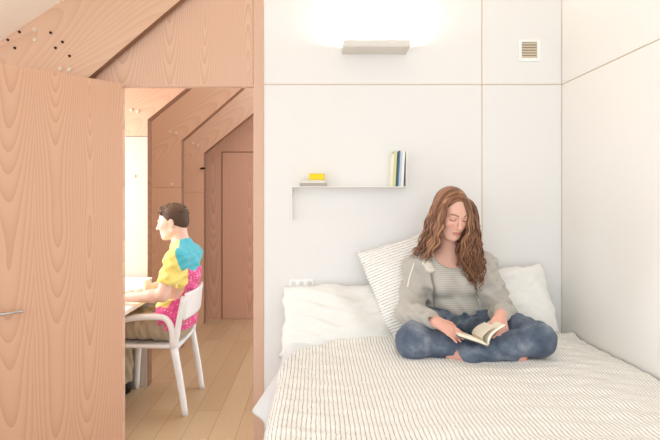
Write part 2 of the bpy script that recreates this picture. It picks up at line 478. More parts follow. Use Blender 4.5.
def foot_ops(S, ankle, heel, ball, up, sc=1.):
    a, h, b, u = [np.asarray(v, float) for v in (ankle, heel, ball, up)]
    S.cone(a, h, .034*sc, .030*sc, .02); S.cone(a, b, .033*sc, .022*sc, .025); S.cone(h, b, .028*sc, .020*sc, .03)
    d = (b-h)/np.linalg.norm(b-h); u = u-d*(u@d); u /= np.linalg.norm(u); sd = np.cross(d, u)
    S.cone(b-sd*.022*sc, b+sd*.024*sc, .018*sc, .017*sc, .02)
    for i, (o, L, r) in enumerate(((-.026, .036, .0115), (-.009, .037, .0085), (.005, .033, .008), (.018, .028, .0075), (.030, .022, .007))):
        S.cone(b+sd*o*sc, b+sd*o*1.1*sc+d*L*sc-u*.004, r*sc*1.1, r*sc, .005)

# ------------------------------------------------------------------ the setting
YB = 2.73                                            # the white wall behind the bed
XR = 1.407                                           # the white wall on the right
def struct(o): o['kind'] = 'structure'; return o
struct(box('floor', (-3.2, -2.6, -.10), (2.4, 6.2, 0), M['floor']))
wb = struct(box('wall_back', (-.298, YB+.004, 0), (XR+.12, YB+.10, 3.4), M['gap']))
g = .0028
XS = W(482, 0, YB)[0]; ZS = W(0, 84.5, YB)[2]
for lo, hi in (((-.298, 0.02), (XS-g, ZS-g)), ((-.298, ZS+g), (XS-g, 3.4)), ((XS+g, .02), (XR-.0015, ZS-g)), ((XS+g, ZS+g), (XR-.0015, 3.4))):
    box('panel', (lo[0], YB, lo[1]), (hi[0], YB+.016, hi[1]), M['wall'], wb, .0015, 1)
wr = struct(box('wall_right', (XR+.004, -2.6, 0), (XR+.12, YB+.10, 3.4), M['gap']))
for z0, z1 in ((.02, ZS-g), (ZS+g, 3.4)):
    box('panel', (XR, -2.6, z0), (XR+.016, YB, z1), M['wall_r'], wr, .0015, 1)
# wooden partition round the doorway
XH, XJ = W(122.0, 0, YB)[0], W(253.5, 0, YB)[0]; ZD = W(0, 84.5, YB)[2]
pt = .045
bm = bmesh.new()
add_box(bm, (-2.0, YB, 0), (XH, YB+pt, 3.4)); add_box(bm, (XH, YB, ZD), (XJ-.0015, YB+pt, 3.4))
struct(bm_obj('wall_left_of_bed', bm, M['header'])).name = 'wall_partition'
struct(box('trim_1', (XJ, YB-.004, 0), (-.298, YB+pt+.02, 3.4), M['jamb'], None, .001, 1))
struct(box('trim_2', (XH, YB-.003, ZD-.012), (XJ, YB+pt, ZD), M['jamb'], None, .001, 1))
# roof and ceiling
A0 = W(0, 41.5, 2.675); A1 = W(63, 0, 2.675)
dx, dz = A1[0]-A0[0], A1[2]-A0[2]; k = dz/dx
def roof_z(x): return A0[2]+(x-A0[0])*k
zt = 3.35; xt = A0[0]+(zt-A0[2])/k
bm = bmesh.new()
add_prism(bm, [(-2.3, roof_z(-2.3)), (xt, zt), (2.4, zt), (2.4, zt+.1), (xt-.05, zt+.1), (-2.3, roof_z(-2.3)+.12)], -.6, YB+.1)
add_prism(bm, [(-2.3, roof_z(-2.3)), (-.9, roof_z(-.9)), (-.9, roof_z(-.9)+.12), (-2.3, roof_z(-2.3)+.12)], YB+.1, 6.2)
struct(bm_obj('ceiling', bm, M['ceiling']))
# timber frames: a post and a sloping rafter of wide plywood, standing one behind the other
def plug(px, py, d, mat, name, parent, r=.011):
    c = W(px, py, d)
    bm = bmesh.new(); bmesh.ops.create_cone(bm, cap_ends=True, segments=14, radius1=r, radius2=r*.85, depth=.012, matrix=Matrix.Translation((c[0], c[1], c[2])) @ Matrix.Rotation(PI/2, 4, 'X'))
    bm_obj(name, bm, mat, parent, False)
def frame(n, d, elbow, slope_px, t=.07, xo=-1.86, wv=.60, post='rib_post', zs=.45):
    """elbow: where the inner edge bends, in the room's x, z"""
    ex, ez = elbow; m = math.tan(math.radians(slope_px))
    def zi(x): return ez+(x-ex)*m
    tr = struct(box('trim_%d' % n, (xo, d, 0), (ex, d+t, ez-zs), M[post]))
    # one bent sheet for the rafter with the upper post; a seam where the sheets meet
    bm = bmesh.new()
    xe = .55
    add_prism(bm, [(xo, ez-zs+.004), (ex, ez-zs+.004), (ex, ez), (xe, zi(xe)), (xe, min(zi(xe)+wv, 3.6)), (xo, max(ez-.2, zi(xo)+wv))], d, d+t)
    bm_obj('rafter', bm, M['rib_slope'], tr)
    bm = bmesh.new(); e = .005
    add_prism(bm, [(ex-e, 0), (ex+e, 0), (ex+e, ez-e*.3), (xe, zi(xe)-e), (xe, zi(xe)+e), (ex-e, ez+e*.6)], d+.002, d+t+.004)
    bm_obj('edge_shade', bm, M['rib_edge_shade'], tr)  # thin strip along the inner edge with its shade painted in
    return tr
d0 = 2.675
e0 = W(82, 82.7, d0)
f0 = frame(3, d0, (e0[0], e0[2]), 40.2, .03, -2.0, .85)
for px, py in ((35, 29.5), (35, 39.7), (60.5, 68.7), (69.5, 69.6)): plug(px, py, d0-.003, M['bolt'], 'plug', f0, .013)
for px, py in ((19.6, 32), (15, 48), (8, 40), (50.7, 32.7), (62.6, 42), (55.6, 47.9), (69.6, 56)): plug(px, py, d0-.001, M['dark_hole'], 'bolt_hole', f0, .008)
for n, px, py, d, a, pl in ((4, 147.5, 119.5, 3.61, 39, ((131, 110), (137.5, 111.5), (134, 176))), (5, 181.5, 140.5, 4.54, 41, ((170, 132), (176, 133), (172, 184))), (6, 203.8, 153, 5.42, 39, ((193, 143), (198, 145.5)))):
    e = W(px, py, d); fr = frame(n, d, (e[0], e[2]), a, .075, -1.86, .60, *(('pale_post', .13) if n == 4 else ()))
    for q in pl: plug(q[0], q[1], d-.002, M['bolt'], 'plug', fr, .014)
pg = thing('coat_peg', W(202, 168.5, 5.40), 'small dark peg on the farthest plywood frame', 'peg')
tube('peg', [W(201, 168.5, 5.42), W(204.5, 168.2, 5.36)], .012, M['dark_hole'], pg)
# end wall with a flush door
dE = 5.64
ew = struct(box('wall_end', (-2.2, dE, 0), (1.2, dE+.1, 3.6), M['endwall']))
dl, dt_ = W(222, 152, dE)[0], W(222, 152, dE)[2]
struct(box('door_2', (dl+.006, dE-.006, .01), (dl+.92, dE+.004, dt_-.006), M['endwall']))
bm = bmesh.new(); add_box(bm, (dl-.004, dE-.002, 0), (dl+.006, dE+.002, dt_+.004)); add_box(bm, (dl, dE-.002, dt_-.006), (dl+.93, dE+.002, dt_+.004))
struct(bm_obj('trim_7', bm, M['dark_hole']))
# left side of the far room: low wall, window bay, closed bays
struct(box('wall_left', (-2.0, YB+pt, 0), (-1.86, 3.61, .80), M['wall']))
struct(box('wall_left_far', (-2.0, 3.61, 0), (-1.86, 5.7, 2.6), M['rib_post'])).name = 'wall_left.001'
wn = struct(box('window_1', (-1.93, 2.80, .80), (-1.86, 3.60, .86), M['white']))
bm = bmesh.new()
for lo, hi in (((-1.93, 2.80, .86), (-1.88, 2.85, 2.0)), ((-1.93, 3.55, .86), (-1.88, 3.60, 2.0)), ((-1.93, 2.80, 2.0), (-1.88, 3.60, 2.05))): add_box(bm, lo, hi)
bm_obj('window_frame', bm, M['white'], wn)
# left side of the bedroom beside the camera: a low wall under the open window bays
struct(box('wall_left_near', (-2.1, -2.6, 0), (-2.0, 2.58, .60), M['wall'])).name = 'wall_left.002'

# the open door, hinged at the left of the doorway and swung towards the bed
ang = math.atan2(.40, -.41)
hx, hy = XH-.004, YB-.020
a0 = np.array([hx, hy]); lw = .735
pe = W(0, 62, 2.31)
dirv = np.array([pe[0]-hx, pe[1]-hy]); dirv /= np.linalg.norm(dirv)
dm = Matrix(((-dirv[0], -dirv[1], 0, hx), (-dirv[1], dirv[0], 0, hy), (0, 0, 1, 0), (0, 0, 0, 1)))
bm = bmesh.new(); add_box(bm, (-lw, 0, .012), (0, .04, ZD-.006), .0015, 1)
door = struct(bm_obj('door_1', bm, M['door'])); door.matrix_world = dm; door['own_frame'] = 1
inv = dm.inverted()
hp = W(5, 311, 2.31); hl = inv @ Vector((hp[0], hp[1], hp[2]))
bm = bmesh.new()
for sgn, y0 in ((-1, 0.0), (1, .04)):
    add_tube(bm, [(hl.x-.03, y0, hl.z), (hl.x-.03, y0+sgn*.045, hl.z)], .008)
    add_tube(bm, [(hl.x-.03, y0+sgn*.045, hl.z), (hl.x+.065, y0+sgn*.045, hl.z)], .006)
bm_obj('door_handle', bm, M['metal'], door, True)
del door['own_frame']
bm = bmesh.new()
for z in (.25, 1.0, 1.85): add_tube(bm, [(.002, -.004, z-.04), (.002, -.004, z+.04)], .006)
hh = bm_obj('hinge', bm, M['metal'], door, True); hh.matrix_parent_inverse = Matrix.Identity(4)

# ------------------------------------------------------------------ wall lamp, vent, socket, shelf
def wbox(px0, py0, px1, py1, d0, d1, dref):
    a, b = W(px0, py1, dref), W(px1, py0, dref); return (a[0], d0, a[2]), (b[0], d1, b[2])
dl_ = 2.59
lo, hi = wbox(343.3, 39.5, 410.3, 46.5, dl_, YB, dl_)
lamp = thing('wall_lamp', ((lo[0]+hi[0])/2, YB, lo[2]), 'white box shaped uplight glowing on the upper back wall', 'lamp')
bm = bmesh.new(); th = .006
add_box(bm, lo, (hi[0], YB-.001, lo[2]+th), .001, 1); add_box(bm, (lo[0], dl_, lo[2]+th), (hi[0], dl_+th, hi[2]), .001, 1)
add_box(bm, (lo[0], dl_+th, lo[2]+th), (lo[0]+th, YB-.001, hi[2])); add_box(bm, (hi[0]-th, dl_+th, lo[2]+th), (hi[0], YB-.001, hi[2]))
M['lamp_white'] = plain('lamp_housing', (222, 217, 210), .5)
bm_obj('housing', bm, M['lamp_white'], lamp)
t = NT('lamp_tube'); t.b.inputs['Emission Color'].default_value = (1, .95, .88, 1); t.b.inputs['Emission Strength'].default_value = 170
M['tube'] = t.fin(.5, .2, (1, 1, 1))
tube('light_tube', [(lo[0]+.02, YB-.055, hi[2]-.014), (hi[0]-.02, YB-.055, hi[2]-.014)], .011, M['tube'], lamp)

lo, hi = wbox(518.5, 40, 539.5, 61.5, YB-.008, YB, YB)
vent = thing('air_vent', ((lo[0]+hi[0])/2, YB, lo[2]), 'square white wall vent with slats near the top right corner', 'vent')
il, ih = wbox(521.3, 42.3, 536.7, 58.3, YB-.008, YB, YB)
bm = bmesh.new()
add_box(bm, lo, (il[0], hi[1], hi[2]), .0015, 1); add_box(bm, (ih[0], lo[1], lo[2]), hi, .0015, 1)
add_box(bm, (il[0], lo[1], lo[2]), (ih[0], hi[1], il[2]), .0015, 1); add_box(bm, (il[0], lo[1], ih[2]), (ih[0], hi[1], hi[2]), .0015, 1)
bm_obj('frame', bm, M['white'], vent)
M['vent_back'] = plain('vent_back', (150, 122, 92), .9); M['slat'] = plain('beige_slat', (214, 202, 182), .5)
box('backing', (il[0], YB-.0012, il[2]), (ih[0], YB-.0002, ih[2]), M['vent_back'], vent)
for i in range(6):
    zc = il[2]+(ih[2]-il[2])*(i+.5)/6
    bm = bmesh.new(); add_box(bm, (il[0], -.0055, -.0042), (ih[0], .0005, .0042), 0, 1, None)
    ob = bm_obj('slat', bm, M['slat'], vent)
    for v in ob.data.vertices:
        y, z = v.co.y, v.co.z; v.co.y = YB-.003+y*.6; v.co.z = zc+z+y*.5

lo, hi = wbox(289.5, 279.3, 313.5, 287.0, YB-.009, YB, YB)
so = thing('wall_socket', ((lo[0]+hi[0])/2, YB, lo[2]), 'white triple wall socket just above the large white pillow', 'socket')
box('plate', lo, hi, M['white'], so, .002, 2)
M['socket_grey'] = plain('socket_insert', (226, 224, 220), .5)
for i in range(3):
    xc = lo[0]+(hi[0]-lo[0])*(i+.5)/3; zc = (lo[2]+hi[2])/2
    bm = bmesh.new()
    bmesh.ops.create_cone(bm, cap_ends=True, segments=18, radius1=.0145, radius2=.0135, depth=.004, matrix=Matrix.Translation((xc, lo[1]-.001, zc)) @ Matrix.Rotation(PI/2, 4, 'X'))
    s_ = bm_obj('outlet', bm, M['socket_grey'], so)
    bm = bmesh.new()
    for o in (-.005, .005): add_tube(bm, [(xc+o, lo[1]-.0022, zc), (xc+o, lo[1]-.0045, zc)], .0022)
    bm_obj('pin_hole', bm, M['slat'], s_)

# thin folded metal shelf: left end folds down, right end folds up
SD = .11; y0s = YB-SD
sl_, sr_ = W(291.5, 186.6, YB-.06), W(405.5, 187, YB-.06)
sz = sl_[2]; down = W(0, 221, YB-.06)[2]; up_ = W(0, 151, YB-.06)[2]; t = .004
shelf = thing('wall_shelf', ((sl_[0]+sr_[0])/2, YB, sz), 'thin white folded metal shelf on the back wall', 'shelf')
box('shelf_board', (sl_[0], y0s, sz-t), (sr_[0], YB, sz), M['white'], shelf, .001, 1)
box('end_panel', (sl_[0], YB-.05, down), (sl_[0]+t, YB, sz-t), M['white'], shelf, .001, 1)
box('end_panel', (sr_[0]-t, y0s, sz), (sr_[0], YB, up_), M['white'], shelf, .001, 1)
def add_book(name, lo, hi, spine, pages, tilt, label, cat, group, yellow=False):
    """standing book: cover wrapped round a block of pages, leaning by tilt about its foot"""
    c = ((lo[0]+hi[0])/2, (lo[1]+hi[1])/2, lo[2])
    r = thing(name, c, label, cat, group)
    bm = bmesh.new(); w = .0018
    mt = Matrix.Translation(c) @ Matrix.Rotation(tilt, 4, 'Y') @ Matrix.Translation(-Vector(c))
    add_box(bm, lo, (lo[0]+w, hi[1], hi[2]), 0, 1, mt); add_box(bm, (hi[0]-w, lo[1], lo[2]), hi, 0, 1, mt)
    add_box(bm, (lo[0]+w, lo[1], lo[2]), (hi[0]-w, lo[1]+w, hi[2]), 0, 1, mt)
    bm_obj('cover', bm, spine, r)
    bm = bmesh.new(); add_box(bm, (lo[0]+w, lo[1]+w, lo[2]+.003), (hi[0]-w, hi[1]-.004, hi[2]-.004), 0, 1, mt); bm_obj('pages', bm, pages, r)
    return r
x = sr_[0]-t-.003
books = (('white', (240, 240, 236), .014, .196, 'white slim book against the right end of the wall shelf'),
         ('pale blue', (196, 214, 228), .010, .190, 'pale blue thin book beside the white one on the wall shelf'),
         ('blue', (96, 130, 168), .006, .198, 'thin blue book in the middle of the row on the wall shelf'),
         ('dark', (78, 88, 84), .009, .178, 'narrow dark grey book in the row on the wall shelf'),
         ('green', (214, 216, 164), .015, .196, 'yellow green book standing in the row on the wall shelf'),
         ('cream', (238, 234, 218), .014, .178, 'cream book at the left end of the standing row on the wall shelf'))
tl = math.radians(3.0)
x -= .012
for nm, rgb, w, h, lb in books:
    add_book('book', (x-w, y0s+.012, sz+.0008), (x, y0s+.11, sz+h), plain('cover_'+nm.replace(' ', '_'), rgb, .5), M['page'], tl, lb, 'book', 'books standing on the wall shelf')
    x -= w+.0012
zz = sz+.0006
for rgb, w, h, nm, lb in (((176, 166, 158), .150, .018, 'grey', 'grey book lying flat at the bottom of the pile on the wall shelf'), ((226, 220, 208), .136, .016, 'pale', 'pale book lying under the yellow block on the wall shelf')):
    xa = W(300, 0, YB-.06)[0]+(.004 if nm == 'pale' else 0)
    r = thing('book', (xa+w/2, YB-.06, zz), lb, 'book', 'books lying on the wall shelf')
    mt_ = plain('cover_flat_'+nm, rgb, .5)
    bm = bmesh.new(); add_box(bm, (xa, y0s+.01, zz), (xa+w, YB-.012, zz+.0018)); add_box(bm, (xa, y0s+.01, zz+h-.0018), (xa+w, YB-.012, zz+h)); add_box(bm, (xa, y0s+.01, zz+.0018), (xa+w, y0s+.0118, zz+h-.0018))
    bm_obj('cover', bm, mt_, r)
    box('pages', (xa+.004, y0s+.012, zz+.0018), (xa+w-.004, YB-.016, zz+h-.0018), M['page'], r)
    zz += h+.0004
xa, xb = W(309, 0, YB-.06)[0], W(324.5, 0, YB-.06)[0]
bm = bmesh.new(); add_box(bm, (xa, YB-.095, zz), (xb, YB-.03, zz+.036), .006, 3)
o = bm_obj('yellow_box', bm, M['yellow']); tag(o, 'small bright yellow box on top of the flat books', 'box')

# ------------------------------------------------------------------ bed
def fbm(x, y, s, seed=0.):
    v = 0
    for i, (a, b, c) in enumerate(((1., .3, .2), (-.45, 1.1, 1.7), (1.3, 1.2, 3.1), (.6, -1.9, 4.4), (2.3, .7, .9), (-1.6, 2.4, 2.2))):
        v = v+np.sin((x*a+y*b)*s+c+seed*(i+1.3))/(1+.5*i)
    return v
XL = -.160
def bed_z(x, y):
    """top of the made bed: flat, a soft crown away from the right wall and the left edge"""
    r = np.clip((XR-x)/.35, 0, 1); r = r*r*(3-2*r)
    return .668+.030*r+.0022*fbm(x, y, 7)+.0015*fbm(x, y, 19, 2)
bed = thing('bed', (.6, 1.7, 0), 'wide bed along the white walls under a striped coverlet', 'bed')
box('bed_base', (XL+.05, .75, 0), (XR-.004, YB-.004, .40), M['white'], bed, .004)
box('mattress', (XL+.03, .74, .40), (XR-.004, YB-.004, .655), M['mattress'], bed, .03, 4)
# white fitted sheet at the head end: lies on the mattress and hangs over its left edge
def profile(s):
    """distance s from the right wall across the bed -> x, drop below the top, outward lean"""
    w = (XR-.012)-(XL+.055); R = .06
    flat = np.minimum(s, w); x = (XR-.012)-flat
    a = np.clip((s-w)/R, 0, PI/2); x = x-R*np.sin(a); z = -R*(1-np.cos(a))
    rest = np.maximum(s-w-R*PI/2, 0); z = z-rest*.985; x = x-rest*.06
    return x, z, rest
def draped(name, mat, s0, s1, ns, yfun0, yfun1, ny, lift, thick, flare=lambda s, y, rest: 0, extra=None, parent=None):
    S, T = np.meshgrid(np.linspace(s0, s1, ns), np.linspace(0, 1, ny), indexing='ij')
    x, dz, rest = profile(S)
    y0, y1 = yfun0(S), yfun1(S); y = y0+(y1-y0)*T
    z = bed_z(x, y)+dz+lift
    x = x-flare(S, y, rest)
    if extra is not None: x, y, z = extra(x, y, z, S, T, rest)
    V = np.stack([x, y, z], -1).reshape(-1, 3)
    i, j = np.meshgrid(np.arange(ns-1), np.arange(ny-1), indexing='ij')
    Q = np.stack([i*ny+j, i*ny+j+1, (i+1)*ny+j+1, (i+1)*ny+j], -1).reshape(-1, 4)
    o = mesh_obj(name, V, Q, mat, parent, True, np.stack([S, y], -1).reshape(-1, 2))
    m = o.modifiers.new('thickness', 'SOLIDIFY'); m.thickness = thick; m.offset = -1
    return o
WTOP = (XR-.012)-(XL+.055)
def sheet_flare(s, y, rest):
    t = np.clip((y-2.02)/.30, 0, 1)
    return rest*(.10+.55*np.exp(-((y-2.16)/.10)**2))+.010*np.sin(y*26)*np.clip(rest/.1, 0, 1)
o = draped('bed_sheet', M['sheet'], .02, WTOP+.094+.18, 150, lambda s: 1.95+0*s, lambda s: 2.70+0*s, 90, -.003, .003, sheet_flare)
tag(o, 'pale grey sheet hanging over the left edge of the bed', 'sheet')
def edge_y(s):
    x, _, rest = profile(s)
    y = sum(np.interp(x+o, [-.30, -.172, -.145, -.11, -.067, .1, .41, .55, 1.4], [1.90, 1.93, 2.06, 2.16, 2.25, 2.37, 2.50, 2.54, 2.62]) for o in (-.03, -.015, 0, .015, .03))/5
    return y-np.clip(rest, 0, 1)*.62+.008*np.sin(x*23)
def cov_extra(x, y, z, S, T, rest):
    e = edge_y(S); d = e-y
    z = z+.020*np.exp(-((d-.045)/.035)**2)*(rest <= 0)+.008*np.exp(-((d-.16)/.05)**2)*(.5+.5*np.sin(x*17))
    z = z-.016*np.exp(-(d/.012)**2)+(.0016*np.sin(y*62+2.5*np.sin(x*5)+x*6)+.0010*np.sin(y*118+3*np.sin(x*9)-x*11))*(rest <= 0)
    z = z+.006*np.exp(-((d-.30-.10*np.sin(x*3))/.022)**2)*np.clip((.5-x)/.4, 0, 1)
    wv = .006*np.sin(y*21+1.2*np.sin(y*7))*np.clip(rest/.25, 0, 1)+.03*np.clip(rest, 0, 1)
    # the hollow the sitter presses into the bed
    z = z-.012*np.exp(-(((x-.74)/.30)**2+((y-2.38)/.25)**2))
    return x+wv, y, z
o = draped('coverlet', M['coverlet'], .0, WTOP+.094+.36, 420, lambda s: .70+0*s, edge_y, 420, .012, .008, lambda s, y, rest: 0*rest, cov_extra)
tag(o, 'striped off-white coverlet spread over the bed', 'coverlet')

def pillow(name, w, h, th, mat, mtx, label, cat, seed, wr=.006, n=64, pinch=.06, group=None):
    u = np.linspace(-1, 1, n); U, Vv = np.meshgrid(u, u, indexing='ij')
    E = np.clip((1-U**2)*(1-Vv**2), 0, 1)
    prof = E**.42
    sx = 1-pinch*(1-Vv**2)*(U**2); sy = 1-pinch*(1-U**2)*(Vv**2)
    x = U*w/2*(1-pinch*(Vv**2-1)*-1*U**2*0)*sx; y = Vv*h/2*sy
    edge = np.clip(1-E**.5*1.0, 0, 1)
    kw = wr/.009
    x = x+kw*.006*np.sin(Vv*7+seed)*np.abs(U)**3+kw*.003*np.sin(Vv*17+seed*2)*np.abs(U)**5
    y = y+kw*.006*np.sin(U*8+seed*2)*np.abs(Vv)**3+kw*.003*np.sin(U*19+seed)*np.abs(Vv)**5
    rid = lambda q: np.exp(-(((q+50*PI) % PI-PI/2)/.34)**2)
    crease = wr*1.3*(rid(Vv*7.5+U*2.2+1.1*np.sin(U*2.6+seed)+seed)*np.clip(.9-np.abs(U+.35), 0, 1)+.7*rid(Vv*4-U*5+seed*2+np.sin(Vv*3))*np.clip(.8-np.abs(U-.45), 0, 1))
    f1 = wr*fbm(U*1.0, Vv*1.0, 4.2, seed)+wr*.9*np.sin(np.arctan2(Vv, U)*18+seed*3+2*U)*edge**1.5*E**.25
    f1 = f1+crease
    f2 = wr*fbm(U, Vv, 4.6, seed+5)
    top = np.stack([x, y, th/2*prof+f1*prof**.6], -1).reshape(-1, 3); bot = np.stack([x, y, -th/2*prof+f2*prof], -1).reshape(-1, 3)
    i, j = np.meshgrid(np.arange(n-1), np.arange(n-1), indexing='ij')
    Q = np.stack([i*n+j, (i+1)*n+j, (i+1)*n+j+1, i*n+j+1], -1).reshape(-1, 4)
    Vall = np.vstack([top, bot]); Qall = np.vstack([Q, Q[:, ::-1]+n*n])
    me_o = mesh_obj(name, Vall, Qall, mat)
    bm = bmesh.new(); bm.from_mesh(me_o.data); bmesh.ops.remove_doubles(bm, verts=bm.verts[:], dist=.0004); bm.to_mesh(me_o.data); bm.free()
    me_o.matrix_world = mtx
    return tag(me_o, label, cat, group)
def basis(c, ex, ey):
    ex = Vector(ex).normalized(); ey = Vector(ey); ey = (ey-ex*ey.dot(ex)).normalized(); ez = ex.cross(ey)
    return Matrix(((ex.x, ey.x, ez.x, c[0]), (ex.y, ey.y, ez.y, c[1]), (ex.z, ey.z, ez.z, c[2]), (0, 0, 0, 1)))
pc = (.115, 2.545, .775)
pillow('pillow', .61, .43, .19, M['linen'], basis(pc, (1, -.02, .02), (0, .68, .68)), 'large white pillow below the wall socket at the left', 'pillow', 1.0, .011, group='pillows on the bed')
pc = W(414, 280, 2.60)
pillow('striped_cushion', .50, .50, .15, M['cushion'], basis((pc[0], 2.555, pc[2]), (.95, .08, .30), (-.36, .34, .87)), 'striped square cushion propped behind the reading woman', 'cushion', 2.0, .004)
pc = W(514, 300, 2.58)
pillow('pillow', .40, .38, .15, M['linen'], basis((pc[0], 2.575, pc[2]), (.98, .0, .06), (-.14, .42, .88)), 'smaller white pillow between the woman and the right wall', 'pillow', 3.7, .009, group='pillows on the bed')

exec_after = []
# ------------------------------------------------------------------ the woman
def woman():
    root_loc = (.74, 2.40, .69)
    H = Head((.668, 2.355, 1.350), math.radians(11), math.radians(20), math.radians(-3))
    hipR, hipL = (.655, 2.49, .785), (.83, 2.49, .785)          # R: her right, at the left of the photo
    kneeR, kneeL = (.440, 2.175, .768), (1.000, 2.15, .788)
    ankR, ankL = (.800, 2.185, .738), (.665, 2.115, .728)
    shR, shL = (.525, 2.455, 1.070), (.850, 2.450, 1.080)
    elR, elL = (.468, 2.395, .850), (.935, 2.40, .850)
    wrR, wrL = W(437, 322, 2.115), W(500.5, 314, 2.175)
    neck = (.685, 2.455, 1.11)
    def torso(S, inf=0.):
        S.ell((.742, 2.50, .785), (.165, .110, .105), .03, inf=inf)
        S.ell((.722, 2.495, .91), (.125, .088, .13), .05, inf=inf)
        S.ell((.700, 2.475, 1.01), (.140, .098, .13), .05, inf=inf)
        S.cone(shR, shL, .052, .052, .06, inf=inf)
        S.cone((.60, 2.46, 1.10), (.685, 2.455, 1.14), .04, .04, .05, inf=inf); S.cone((.77, 2.455, 1.105), (.685, 2.455, 1.14), .04, .04, .05, inf=inf)
        for bx in (.640, .757): S.ell((bx, 2.400, .995), (.055, .050, .055), .04, inf=inf)
    def legs(S, inf=0., thin=1., short=0.):
        for hp, kn, an in ((hipR, kneeR, ankR), (hipL, kneeL, ankL)):
            hp, kn, an = map(np.array, (hp, kn, an)); an = an+(kn-an)*short
            S.cone(hp, kn, .083*thin, .056*thin, .03, inf=inf)
            mid = kn+(an-kn)*.38
            S.cone(kn, mid, .053*thin, .050*thin, .02, inf=inf); S.cone(mid, an, .050*thin, .031*thin, .02, inf=inf)
    def arms(S, inf=0.):
        for sh, el, wr in ((shR, elR, wrR), (shL, elL, wrL)):
            sh, el, wr = map(np.array, (sh, el, wr))
            S.cone(sh, el, .046, .037, .03, inf=inf); S.cone(el, el+(wr-el)*.35, .037, .036, .02, inf=inf); S.cone(el+(wr-el)*.35, wr, .036, .024, .02, inf=inf)
    gx = axis((.30, .56, .0034), (.56, .79, .0023), (.79, 1.14, .0034))
    gy = axis((2.00, 2.22, .0030), (2.22, 2.46, .0026), (2.46, 2.66, .0045))
    gz = axis((.66, .78, .0040), (.78, .90, .0031), (.90, 1.19, .0045), (1.19, 1.50, .0022))
    S = SDF(gx, gy, gz)
    torso(S); legs(S); arms(S)
    S.cone(neck, H.w((0, -.02, -.055)), .050, .046, .03)
    head_ops(S, H, True)
    # hands on the book
    hand_ops(S, wrR, (.80, -.24, -.48), (.26, -.75, .60), (.55, .66, .50), .84, .22, .25, thumb_in=.0)
    hand_ops(S, wrL, (-.12, -.62, -.72), (.55, -.62, .45), (-.80, -.35, .20), .88, .85, .10, thumb_in=.2)
    # feet tucked under the opposite shin
    foot_ops(S, ankR, (.785, 2.20, .722), (.905, 2.130, .716), (.1, -.5, .8), .85)
    foot_ops(S, ankL, (.655, 2.125, .715), (.565, 2.172, .708), (-.1, -.5, .8), .80)
    V, Q = S.mesh(2)
    col = np.tile(np.array(lin((226, 178, 158))), (len(V), 1))
    hz = ((V[:, 2] < .92) & (V[:, 1] < 2.26))
    col[hz] = lin((230, 174, 156))
    col[(V[:, 2] < .78)] = lin((228, 170, 152))
    face_colours(V, H, col, None, (206, 126, 118), (112, 76, 56), (52, 32, 26), (218, 138, 122))
    root = thing('person', root_loc, 'woman with long auburn hair in a grey hoodie reading cross-legged on the bed', 'person')
    mesh_obj('body', V, Q, M['skin'], root, True, None, col)
    # jeans
    S = SDF(axis((.30, 1.16, .0042)), axis((2.00, 2.66, .0042)), axis((.66, .92, .0040)))
    legs(S, .013, 1., .0); S.ell((.742, 2.50, .785), (.165, .110, .105), .03, inf=.017); S.ell((.730, 2.497, .86), (.140, .095, .10), .04, inf=.016)
    for a, b in ((kneeR, hipR), (kneeL, hipL)):
        a, b = np.array(a), np.array(b); S.cone(a, a+(b-a)*.5, .073, .092, .03)
    def folds(x, y, z):
        w = .0032*np.sin(x*70+z*55+6*np.sin(y*19))+.0026*np.sin(y*95-x*46+4*np.sin(z*30))
        near = np.exp(-((y-2.36)/.10)**2)+np.exp(-((x-.74)/.16)**2)*.8
        return w*(.5+near)
    S.warp(folds, (.2, 1.9, .6), (1.2, 2.7, .95))
    S.planes([((.72, 2.40, .868), (-.02, .10, -1)), ((0, 2.345, 0), (0, -1, 0))], (.3, 2.3, .80), (1.2, 2.7, .98), .004)
    V, Q = S.mesh(2)
    je = mesh_obj('jeans', V, Q, M['jeans'], root)
    bm = bmesh.new(); c = np.array((.733, 2.387, .835))
    bmesh.ops.create_cone(bm, cap_ends=True, segments=14, radius1=.009, radius2=.007, depth=.006, matrix=Matrix.Translation(c) @ Matrix.Rotation(PI/2, 4, 'X'))
    tag(bm_obj('button', bm, M['brass'], je, True), 'copper waist button')
    fl = catmull([(.7335, 2.384, .838), (.7335, 2.378, .815), (.731, 2.376, .790), (.727, 2.385, .768)], 10)
    tube('fly_seam', fl, .0032, M['jeans'], je)
    # striped jersey
    S = SDF(axis((.46, .93, .0045)), axis((2.28, 2.66, .0045)), axis((.80, 1.20, .0045)))
    torso(S, .007); S.ell((.728, 2.480, .87), (.135, .098, .06), .04, inf=.010)
    def sfold(x, y, z): return .0028*np.sin(z*95+x*30+5*np.sin(x*17))*np.clip((1.0-z)/.12, 0, 1)+.002*np.sin(x*60+z*40)
    S.warp(sfold, (.4, 2.2, .8), (1, 2.5, 1.05))
    S.ell((.685, 2.395, 1.150), (.088, .12, .075), .01, '-'); S.cone((.685, 2.46, 1.10), (.685, 2.45, 1.25), .062, .07, .01, '-')
    S.planes([((0, 2.39, .838), (0, .10, 1))], (.4, 2.2, .7), (1, 2.7, .95))
    S.planes([((.60, 0, 0), (1, 0, 0)), ((0, 0, 1.09), (0, 0, -1))], (.4, 2.2, 1.05), (.62, 2.7, 1.2)) if False else None
    V, Q = S.mesh(2)
    mesh_obj('shirt', V, Q, M['shirt'], root)
    # hooded jacket, open at the front
    S = SDF(axis((.36, 1.06, .0042)), axis((2.12, 2.66, .0042)), axis((.74, 1.22, .0042)))
    torso(S, .020); S.ell((.725, 2.50, .88), (.155, .108, .10), .05, inf=.016)
